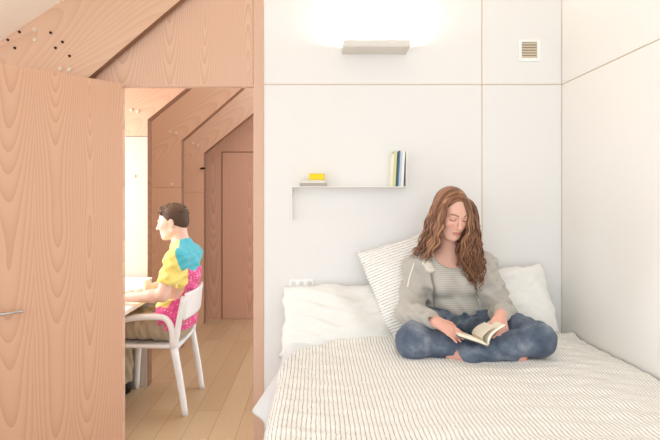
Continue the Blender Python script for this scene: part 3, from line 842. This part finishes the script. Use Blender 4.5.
    for sh, el, wr in ((shR, elR, wrR), (shL, elL, wrL)):
        sh, el, wr = map(np.array, (sh, el, wr))
        S.cone(sh, el, .046, .044, .035, inf=.019); S.cone(el, el+(wr-el)*.45, .044, .040, .03, inf=.016); S.cone(el+(wr-el)*.45, wr-(wr-el)*.22, .040, .029, .02, inf=.010)
        d = (wr-el)/np.linalg.norm(wr-el); p = wr-d*.035
        S.cone(p-d*.03, p, .036, .034, .006)
    def jfold(x, y, z):
        w = .0062*np.sin(z*62+x*44+4*np.sin(y*15+x*9))+.0035*np.sin(z*120-y*60+3*np.sin(x*25))
        arm = np.clip((np.abs(x-.70)-.13)/.05, 0, 1)
        return w*(.35+.65*arm)
    S.warp(jfold, (.3, 2.1, .7), (1.1, 2.6, 1.12))
    for sg, cpt in ((-1, W(420, 262, 2.40)), (1, W(484, 262, 2.42))): pass
    a, b, c, d = W(430, 262, 2.36), W(438, 320, 2.36), W(484, 322, 2.36), W(470, 262, 2.36)
    nl = (-(b[2]-a[2]), 0, (b[0]-a[0])); nl = np.array(nl); nl = nl if nl[0] < 0 else -nl
    nr = np.array((-(c[2]-d[2]), 0, (c[0]-d[0]))); nr = nr if nr[0] > 0 else -nr
    S.planes([(a, nl), (d, nr), ((0, 2.455, 0), (0, 1, 0))], (.3, 2.05, .7), (1.1, 2.5, 1.3), .008)
    S.cone((.685, 2.44, 1.10), (.68, 2.40, 1.24), .066, .10, .01, '-')
    S.planes([((.72, 2.45, .815), (0, .0, 1))], (.58, 2.1, .7), (.86, 2.7, .83), .004)
    S.planes([((.70, 2.40, .80), (0, 0, 1)), ((0, 2.33, 0), (0, -1, 0))], (.40, 2.33, .7), (1.06, 2.7, .82), .004)
    V, Q = S.mesh(2)
    jk = mesh_obj('hooded_jacket', V, Q, M['jacket'], root)
    for p0, p1 in ((a, b), (d, c)):
        pts = []
        for q in np.linspace(.10, .96, 16):
            x0, z0 = p0[0]+(p1[0]-p0[0])*q, p0[2]+(p1[2]-p0[2])*q
            mk = (np.abs(V[:, 0]-x0) < .014) & (np.abs(V[:, 2]-z0) < .007) & (V[:, 1] < 2.46)
            if mk.any(): pts.append((x0, V[mk, 1].min()-.001, z0))
        if len(pts) > 3: tube('zip_edge', catmull(pts[::2], 24), .0034, M['zip'], jk)
    # hood lying in folds round the neck, with its cord
    S = SDF(axis((.48, .90, .004)), axis((2.30, 2.64, .004)), axis((1.02, 1.26, .004)))
    ring = [W(431, 270, 2.385), W(424, 262, 2.40), W(415, 259, 2.45), (.60, 2.52, 1.135), (.685, 2.545, 1.15), (.78, 2.52, 1.14), W(474, 252, 2.47), W(472, 258, 2.42), W(470, 268, 2.39)]
    pts = catmull(ring, 34)
    for i in range(33): S.cone(pts[i], pts[i+1], .019+.012*math.sin(PI*i/33), .019+.012*math.sin(PI*(i+1)/33), .006)
    S.warp(lambda x, y, z: .003*np.sin(x*120+z*90)+.002*np.sin(z*170), (.4, 2.2, 1.), (1, 2.7, 1.3))
    V, Q = S.mesh(2)
    mesh_obj('hood', V, Q, M['hood_lining'], jk)
    p = catmull([W(414, 263, 2.375), W(411.5, 271, 2.362), W(409, 279, 2.358), W(407.5, 287, 2.36)], 14)
    tube('drawstring', p, .0032, M['cord'], jk)
    # ---- hair: a smooth cap and long wavy locks
    Vs, Fs, UVs = [], [], []
    def add(V, Fc, uv):
        n = sum(len(v) for v in Vs); Vs.append(V); UVs.append(uv); Fs.extend([tuple(i+n for i in f) for f in Fc])
    S = SDF(axis((.54, .80, .004)), axis((2.20, 2.50, .004)), axis((1.20, 1.50, .004)))
    S.ell(H.w((0, -.022, .040)), (.081, .100, .088), .01, '+', H.R); S.ell(H.w((0, -.05, -.02)), (.077, .070, .10), .03, '+', H.R)
    S.ell(H.w((0, .088, -.012)), (.056, .078, .100), .012, '-', H.R)
    V, Q = S.mesh(2); L = H.loc(V)
    add(V, [tuple(q) for q in Q], np.stack([L[:, 1]*1.2, np.arctan2(L[:, 0], L[:, 2]+.02)*.2], 1))
    R_ = np.random.default_rng(5)
    def lock(ctrl, w, th, phase, amp, n=34, seg=6, u0=0.):
        p = catmull(ctrl, n); s = np.linspace(0, 1, n)
        length = np.cumsum(np.r_[0, np.linalg.norm(np.diff(p, axis=0), axis=1)])
        wv = amp*np.clip((s-.25)/.5, 0, 1)
        ph = length/.088*2*PI+phase
        p = p+np.stack([wv*np.sin(ph), .7*wv*np.cos(ph*1.03+.6), .15*wv*np.sin(ph*.9)], 1)
        taper = np.clip(1.05-s**4, .12, 1)*np.clip(.35+s*4, 0, 1)
        c0 = H.c-np.array([0, 0, .0])
        nr = p[3]-c0; 
        V, Fc = tube_arrays(p, w*taper, th*taper, seg, nr)
        uu = u0+np.tile(np.arange(seg)/seg*.02, n); vv = np.repeat(length, seg)*2
        add(V, Fc, np.stack([uu, vv], 1))
    def interp(A, B, t): return [np.asarray(a)*(1-t)+np.asarray(b)*t for a, b in zip(A, B)]
    part = lambda t: H.w((.004, .055-.12*t, (.104+.019*min(1, t/.3)-.014*max(0, t-.4)/.6)))
    scalp = lambda sg, t: H.w((sg*(.024+.024*t), .052-.120*t, .101-.020*t))
    # left of the photo: from the front of the parting to the back
    LF = [part(.0), scalp(1, 0.0), W(448.5, 204, 2.262), W(444.5, 220, 2.262), W(441.5, 234, 2.285), W(438, 247, 2.315), W(432, 260, 2.345)]
    LO = [part(.6), scalp(1, 0.6), W(434, 203, 2.36), W(428, 219, 2.375), W(423, 236, 2.385), W(417, 249, 2.40), W(410.5, 259, 2.41)]
    LB = [part(1.), scalp(1, 1.0), W(438.5, 204, 2.42), W(430, 219, 2.455), W(426, 238, 2.47), W(422, 252, 2.48), W(416, 262, 2.49)]
    RF = [part(.0), scalp(-1, 0.0), W(466, 203, 2.275), W(469.5, 217, 2.278), W(468, 232, 2.285), W(463, 248, 2.310), W(462, 262, 2.325), W(467, 277, 2.335)]
    RO = [part(.6), scalp(-1, 0.6), W(474, 205, 2.36), W(477.5, 221, 2.37), W(479, 238, 2.365), W(481, 254, 2.355), W(483, 268, 2.345), W(480, 285, 2.34)]
    RM = [part(.3), scalp(-1, 0.3), W(470, 203, 2.305), W(473, 219, 2.31), W(473, 236, 2.315), W(470, 252, 2.318), W(471, 268, 2.325), W(474, 287, 2.332)]
    RB = [part(1.), scalp(-1, 1.0), W(469, 203, 2.44), W(474, 221, 2.46), W(476, 238, 2.465), W(478, 254, 2.46), W(479, 268, 2.44), W(481, 277, 2.42)]
    def bunch(A, B, n, w, amp):
        for i in range(n):
            t = (i+R_.uniform(-.4, .4)+.5)/n; ctrl = interp(A, B, t)
            sh = R_.uniform(.86, 1.06); jit = R_.normal(0, .0045, 3)
            ctrl = [c+jit*(j/3.) for j, c in enumerate(ctrl)]
            end = ctrl[-1]; ctrl[-1] = ctrl[-2]+(end-ctrl[-2])*sh*R_.uniform(.7, 1.15)
            lock(ctrl, w*R_.uniform(.8, 1.3), w*.42, R_.uniform(-.7, .7)+t*3.2, amp*R_.uniform(.6, 1.25), u0=R_.uniform(0, 9))
    bunch(LF, LO, 26, .0085, .0075); bunch(LO, LB, 18, .009, .006); bunch(LF, LO, 14, .006, .011)
    bunch(RF, RM, 20, .008, .0085); bunch(RM, RO, 22, .0085, .0085); bunch(RO, RB, 14, .009, .006); bunch(RM, RO, 12, .0055, .012)
    BK = [part(1.), H.w((0, -.119, .040)), H.w((0, -.125, -.02)), H.w((0, -.12, -.10)), np.array([.68, 2.49, 1.17]), np.array([.68, 2.51, 1.11])]
    BK7 = BK[:1]+BK
    RN = [np.asarray(q)+np.array([-.013, .060, 0]) for q in RF]; RN[0] = RF[0]; RN[1] = RF[1]
    bunch(RN, RM, 18, .009, .006)
    bunch(LB, BK7, 12, .008, .005); bunch(RB[:7], BK7, 12, .008, .005)
    # the long locks spread over her chest
    for i in range(10):
        t = R_.uniform(0, 1); A = interp(RF, RO, t); lock(A[2:]+[A[-1]+np.array([R_.uniform(-.02, .015), 0, -R_.uniform(.01, .035)])], .0055, .003, R_.uniform(0, 6), .012, u0=R_.uniform(0, 9))
    mesh_obj('hair', np.vstack(Vs), Fs, M['hair'], root, True, np.vstack(UVs))
    return root
woman()

# the open book in her hands
def open_book():
    y0, y1 = 2.045, 2.185
    sp = W(486.5, 349.5, 2.07); lf = W(456.5, 339, 2.07); rt = W(504, 325.5, 2.07)
    root = thing('book', tuple(sp), 'open paperback held in the hands of the reading woman', 'book')
    def slab(name, pts_lo, pts_hi, mat):
        n = len(pts_lo); V = []; 
        for y, tz in ((y0, .016), (y1, 0.)):
            for p in pts_lo: V.append((p[0], y, p[1]+tz))
            for p in pts_hi: V.append((p[0], y, p[1]+tz))
        Fc = []; m = 2*n
        for i in range(n-1):
            Fc += [(i, i+1, m+i+1, m+i), (n+i, m+n+i, m+n+i+1, n+i+1), (i, n+i, n+i+1, i+1), (m+i, m+i+1, m+n+i+1, m+n+i)]
        Fc += [(0, m, m+n, n), (n-1, 2*n-1, m+2*n-1, m+n-1)]
        return mesh_obj(name, V, Fc, mat, root, False)
    def curve(a, b, bow, n=9):
        a, b = np.array([a[0], a[2]]), np.array([b[0], b[2]]); d = b-a; nn = np.array([-d[1], d[0]]); nn /= np.linalg.norm(nn)
        if nn[1] < 0: nn = -nn
        return [a+d*t+nn*bow*math.sin(PI*t**.7) for t in np.linspace(0, 1, n)]
    lo_l = curve(sp, lf, .002); lo_r = [np.array([q[0], q[2]]) for q in catmull([W(486.5, 349.5, 2.07), W(489, 340, 2.07), W(495, 333.5, 2.07), W(504, 328, 2.07)], 9)]
    def off(c, h, up):
        out = []
        for i, p in enumerate(c):
            q = np.array(c[min(i+1, len(c)-1)])-np.array(c[max(i-1, 0)]); nn = np.array([-q[1], q[0]]); nn /= np.linalg.norm(nn)
            if nn[1] < 0: nn = -nn
            out.append(np.array(p)+nn*h)
        return out
    slab('cover', lo_l, off(lo_l, .0045, 1), M['cover']); slab('cover', lo_r, off(lo_r, .0016, 1), M['cover'])
    a = off(lo_l, .0047, 1); slab('pages', a, [p+np.array([0, .013*min(1, .35+t*3)]) for t, p in zip(np.linspace(0, 1, 9), a)], M['page'])
    a = off(lo_r, .0018, 1); slab('pages', a, [np.array(p)+np.array([-.009, .006])*min(1, .35+t*3) for t, p in zip(np.linspace(0, 1, 9), a)], M['page'])
    # one leaf turning up in the middle
    lf2 = [np.array([q[0], q[2]]) for q in catmull([W(486, 349.5, 2.07), W(480.5, 341, 2.07), W(485, 334, 2.07), W(494, 329, 2.07)], 9)]
    slab('leaf', lf2, [p+np.array([-.0008, .0006]) for p in lf2], M['page'])
open_book()

# ------------------------------------------------------------------ far room: desk, chair, man
YC = 3.35
desk = thing('desk', (-1.5, 3.3, 0), 'white desk in front of the seated man, partly hidden by the open door', 'desk')
box('desk_top', (-1.84, 2.95, .695), (-1.185, 3.58, .725), M['white'], desk, .004)
for x, y in ((-1.80, 3.0), (-1.80, 3.53), (-1.50, 3.53), (-1.50, 3.0)): box('leg', (x-.02, y-.02, 0), (x+.02, y+.02, .695), M['white'], desk, .003)
bx = thing('storage_box', (-1.36, 3.50, .725), 'white box standing on the desk beyond the hands of the man', 'box')
bm = bmesh.new(); a, b = (-1.60, 3.42, .7256), (W(146, 0, 3.44)[0], 3.56, .822)
box('body', a, b, M['white'], bx, .004); box('lid', (a[0]-.003, a[1]-.003, b[2]), (b[0]+.003, b[1]+.003, b[2]+.014), M['white'], bx, .003); bm.free()

ch = thing('armchair', (-1.1, YC, 0), 'white plastic armchair with the man sitting on it', 'chair')
xr, xf = -.875, -1.335; hw = .225
bm = bmesh.new()
n = 20; U, Vv = np.meshgrid(np.linspace(0, 1, n), np.linspace(-1, 1, n), indexing='ij')
sx = xr-.03+(xf-.01-xr+.03)*U; sy = YC+Vv*(hw-.012); sz_ = .445-.012*(1-Vv**2)*np.sin(PI*U)+.008*U-.018*np.clip((U-.85)/.15, 0, 1)**2
Vt = np.stack([sx, sy, sz_], -1).reshape(-1, 3)
i, j = np.meshgrid(np.arange(n-1), np.arange(n-1), indexing='ij')
Q = np.stack([i*n+j, i*n+j+1, (i+1)*n+j+1, (i+1)*n+j], -1).reshape(-1, 4)
o = mesh_obj('seat', Vt, Q, M['white_plastic'], ch); m = o.modifiers.new('t', 'SOLIDIFY'); m.thickness = .022; m.offset = 0
for sg in (-1, 1):
    y = YC+sg*hw
    tube('leg', catmull([(xr+.02, y+sg*.0, 0), (xr-.015, y, .22), (xr-.055, y, .44)], 10), np.linspace(.021, .026, 10), M['white_plastic'], ch, np.linspace(.017, .024, 10), 10, (0, 1, 0))
    tube('leg', catmull([(xf-.01, y, 0), (xf+.0, y, .25), (xf+.02, y, .43)], 10), np.linspace(.020, .026, 10), M['white_plastic'], ch, np.linspace(.018, .022, 10), 10, (0, 1, 0))
    tube('arm_rest', catmull([(xf+.02, y, .43), (xf+.03, y, .55), (xf+.06, y, .615), (xf+.14, y, .640), (xr-.16, y, .648), (xr-.10, y, .625), (xr-.07, y, .56), (xr-.06, y, .44)], 30), .021, M['white_plastic'], ch, .015, 10, (0, 1, 0))
    tube('back_post', catmull([(xr-.052, y, .43), (xr-.025, y, .60), (xr+.010, y, .78)], 10), .020, M['white_plastic'], ch, .015, 10, (0, 1, 0))
nb = 14; U, Vv = np.meshgrid(np.linspace(0, 1, nb), np.linspace(-1, 1, nb), indexing='ij')
bx_ = xr+.006+.015*U+.025*(1-Vv**2)+.0; by_ = YC+Vv*hw; bz_ = .625+.175*U
Vt = np.stack([bx_, by_, bz_], -1).reshape(-1, 3)
i, j = np.meshgrid(np.arange(nb-1), np.arange(nb-1), indexing='ij'); Q = np.stack([i*nb+j, i*nb+j+1, (i+1)*nb+j+1, (i+1)*nb+j], -1).reshape(-1, 4)
o = mesh_obj('backrest', Vt, Q, M['white_plastic'], ch); m = o.modifiers.new('t', 'SOLIDIFY'); m.thickness = .014; m.offset = 0

def man():
    H = Head((-1.008, YC, 1.262), 0, math.radians(9), 0, (-1, 0), 1.0)
    hips = [(-.985, YC+s*.085, .555) for s in (-1, 1)]; knees = [(-1.405, YC+s*.11, .555) for s in (-1, 1)]
    ank = [(-1.395, YC+s*.11, .085) for s in (-1, 1)]
    sh = [(-.925, YC+s*.185, 1.015) for s in (-1, 1)]; el = [(-1.000, YC-.245, .795), (-1.03, YC+.225, .80)]
    wr = [(-1.235, YC-.215, .768), (-1.245, YC+.10, .768)]
    def torso(S, inf=0.):
        S.ell((-.985, YC, .565), (.115, .165, .105), .03, inf=inf)
        S.ell((-.985, YC, .71), (.098, .145, .14), .06, inf=inf)
        S.ell((-.935, YC, .90), (.110, .160, .15), .06, inf=inf)
        S.cone(sh[0], sh[1], .062, .062, .06, inf=inf)
        S.cone((-.925, YC-.10, 1.05), (-.945, YC, 1.10), .045, .05, .05, inf=inf); S.cone((-.925, YC+.10, 1.05), (-.945, YC, 1.10), .045, .05, .05, inf=inf)
    S = SDF(axis((-1.56, -1.15, .005), (-1.15, -.88, .0030), (-.88, -.77, .005)), axis((3.02, 3.26, .0045), (3.26, 3.45, .0030), (3.45, 3.66, .0045)), axis((.0, .70, .006), (.70, 1.12, .0042), (1.12, 1.42, .0026)))
    torso(S)
    for i in (0, 1):
        h, k_, a = map(np.array, (hips[i], knees[i], ank[i])); s, e, w = map(np.array, (sh[i], el[i], wr[i]))
        S.cone(h, k_, .085, .056, .03); S.cone(k_, a, .054, .036, .02); S.cone(a, a+np.array([-.15, 0, -.045]), .036, .025, .02)
        S.cone(s, e, .052, .043, .03); S.cone(e, e+(w-e)*.3, .043, .042, .02); S.cone(e+(w-e)*.3, w, .042, .027, .02)
        hand_ops(S, w, (-1, 0, -.06), (0, 0, 1), (0, 1 if i == 0 else -1, 0), 1.0, .30, .2, thumb_in=.3)
    S.cone((-.945, YC, 1.07), H.w((0, -.035, -.06)), .058, .056, .03)
    head_ops(S, H, False)
    V, Q = S.mesh(2)
    col = np.tile(np.array(lin((234, 196, 178))), (len(V), 1))
    face_colours(V, H, col, None, (206, 140, 130), (110, 82, 64), (84, 62, 52), (226, 168, 150), False)
    root = thing('person', (-1.0, YC, .45), 'man in a yellow, teal and pink t-shirt sitting at the desk through the doorway', 'person')
    mesh_obj('body', V, Q, M['skin'], root, True, None, col)
    # trousers
    S = SDF(axis((-1.56, -.79, .005)), axis((3.08, 3.62, .005)), axis((.04, .72, .005)))
    S.ell((-.985, YC, .565), (.115, .165, .105), .03, inf=.012)
    for i in (0, 1):
        h, k_, a = map(np.array, (hips[i], knees[i], ank[i]))
        S.cone(h, k_, .098, .072, .03); S.cone(k_, a+np.array([0, 0, .05]), .066, .060, .02)
    S.warp(lambda x, y, z: .005*np.sin(x*75+z*40+4*np.sin(y*20))+.004*np.sin(x*130-y*70), (-1.6, 3., 0), (-.7, 3.7, .8))
    S.planes([((0, 0, .66), (0, 0, -1))], (-1.6, 3., .6), (-.7, 3.7, .8)); S.planes([((0, 0, .09), (0, 0, 1))], (-1.6, 3., 0), (-.7, 3.7, .12))
    V, Q = S.mesh(2); mesh_obj('trousers', V, Q, M['khaki'], root)
    # t-shirt
    S = SDF(axis((-1.16, -.77, .0042)), axis((3.0, 3.7, .0045)), axis((.50, 1.20, .0042)))
    torso(S, .014); S.ell((-.984, YC, .60), (.118, .166, .10), .05, inf=.021)
    for i in (0, 1):
        s, e = np.array(sh[i]), np.array(el[i]); S.cone(s, s+(e-s)*.62, .068, .068, .04)
        d = (e-s)/np.linalg.norm(e-s); p = s+(e-s)*.70; S.planes([(p, -d), (p+d*.14, d)], p-.11, p+.11)
    S.warp(lambda x, y, z: .0042*np.sin(z*60+x*70+4*np.sin(y*13))+.003*np.sin(z*110-x*50), (-1.2, 2.9, .5), (-.7, 3.8, 1.05))
    S.ell((-.965, YC, 1.145), (.072, .070, .055), .01, '-'); S.planes([((-.95, YC, .535), (0, 0, 1))], (-1.2, 2.9, .4), (-.7, 3.8, .56))
    V, Q = S.mesh(2); x, y, z = V.T
    col = np.tile(np.array(lin((226, 90, 146))), (len(V), 1))
    wob = .008*np.sin(y*40)+.006*np.sin(x*70)
    teal = (x > -.925+(1.12-z)*.30+wob*.6) & (z > .945+wob)
    yel = ~teal & (x < -.868+wob) & (z > np.clip(.80+(x+.90)*1.2, .69, .9)+wob)
    col[yel] = lin((244, 228, 132)); col[teal] = lin((84, 182, 196))
    sp = (np.sin(x*210+3*np.sin(z*90))*np.sin(z*190+2*np.sin(x*70))*np.sin(y*120) > .62) & ~yel & ~teal
    col[sp] = lin((250, 206, 220))
    mesh_obj('t_shirt', V, Q, M['tee'], root, True, None, col)
    # hair: short back and sides, textured top swept up at the front
    S = SDF(axis((-1.16, -.86, .0028)), axis((3.24, 3.46, .0028)), axis((1.16, 1.42, .0028)))
    S.ell(H.w((0, -.020, .037)), (.0775, .0975, .088), .01, '+', H.R)
    S.ell(H.w((0, -.065, -.005)), (.064, .050, .062), .02, '+', H.R)
    R_ = np.random.default_rng(3)
    for _ in range(150):
        a, t = R_.uniform(-1, 1), R_.uniform(-1, 1)
        p = np.array([a*.060, -.02+t*.085, .122-.050*a*a-.030*t*t+R_.uniform(-.006, .003)])
        q = p+np.array([R_.normal(0, .006), .010+R_.normal(0, .006), R_.uniform(.004, .014)*(1.15 if t > .4 else .8)])
        S.cone(H.w(p), H.w(q), .0075, .0035, .004)
    pl = H.R
    S.planes([(H.w((0, .073, .06)), H.R@np.array((0, -1, .28))), (H.w((0, 0, .074)), H.R@np.array((0, 0, 1.)))], (-1.2, 3.2, 1.1), (-.8, 3.5, 1.45)) if False else None
    S.ell(H.w((0, .126, .004)), (.085, .058, .068), .008, '-', H.R)
    S.ell(H.w((0, .092, -.035)), (.100, .066, .085), .008, '-', H.R)
    for sg in (-1, 1): S.ell(H.w((sg*.080, -.010, -.018)), (.022, .024, .036), .006, '-', H.R)
    S.planes([(H.w((0, 0, -.072)), H.R@np.array((0, -.2, 1.)))], (-1.2, 3.2, 1.1), (-.8, 3.5, 1.25))
    V, Q = S.mesh(1); L = H.loc(V)
    top = np.clip((L[:, 2]-.055)/.04, 0, 1)[:, None]
    col = np.array(lin((92, 70, 56)))*(1-top)+np.array(lin((112, 86, 66)))*top
    mesh_obj('hair', V, Q, M['hair_man'], root, True, None, col)
    # black shoes
    for i in (0, 1):
        a = np.array(ank[i]); S = SDF(axis((a[0]-.26, a[0]+.08, .005)), axis((a[1]-.07, a[1]+.07, .005)), axis((0.0-.02, .14, .005)))
        S.cone(a+np.array([.012, 0, -.03]), a+np.array([-.16, 0, -.045]), .046, .038, .03); S.cone(a+np.array([.005, 0, .0]), a+np.array([.005, 0, -.03]), .048, .046, .02)
        S.cone(a+np.array([-.12, -.012, -.045]), a+np.array([-.15, .014, -.045]), .040, .040, .02)
        S.planes([((0, 0, .002), (0, 0, 1))], (a[0]-.3, a[1]-.1, -.1), (a[0]+.1, a[1]+.1, .01)); S.planes([((0, 0, .12), (0, 0, -1))], (a[0]-.3, a[1]-.1, .1), (a[0]+.1, a[1]+.1, .2))
        V, Q = S.mesh(2); mesh_obj('shoe', V, Q, M['black'], root)
man()

# ------------------------------------------------------------------ light
wd = bpy.data.worlds.new('daylight'); SC.world = wd; wd.use_nodes = True
bg = wd.node_tree.nodes['Background']; bg.inputs[0].default_value = (.87, .935, .985, 1); bg.inputs[1].default_value = 2.05
def area(name, loc, target, sx, sy, power, rgb):
    li = bpy.data.lights.new(name, 'AREA'); li.shape = 'RECTANGLE'; li.size = sx; li.size_y = sy; li.energy = power; li.color = rgb
    o = bpy.data.objects.new(name, li); COL.objects.link(o); o.location = loc
    o.rotation_euler = (Vector(target)-Vector(loc)).to_track_quat('-Z', 'Y').to_euler(); return o
area('window_daylight', (-2.15, 3.15, 1.55), (-1.0, 3.45, 1.35), .75, 1.1, 20, (.88, .95, 1.0))

cam = bpy.data.cameras.new('camera'); co = bpy.data.objects.new('camera', cam); COL.objects.link(co)
co.location = (0, 0, CAMZ); co.rotation_euler = (PI/2, 0, 0)
cam.sensor_width = 36; cam.lens = F_PX/660*36; cam.shift_x = (330-CX)/660; cam.shift_y = -(220-CY)/660; cam.clip_start = .02
SC.camera = co
SC.view_settings.view_transform = 'Standard'; SC.view_settings.look = 'None'; SC.view_settings.exposure = 0.25; SC.view_settings.gamma = 1.0
SC.cycles.use_denoising = True
SC.cycles.max_bounces = 10; SC.cycles.diffuse_bounces = 6
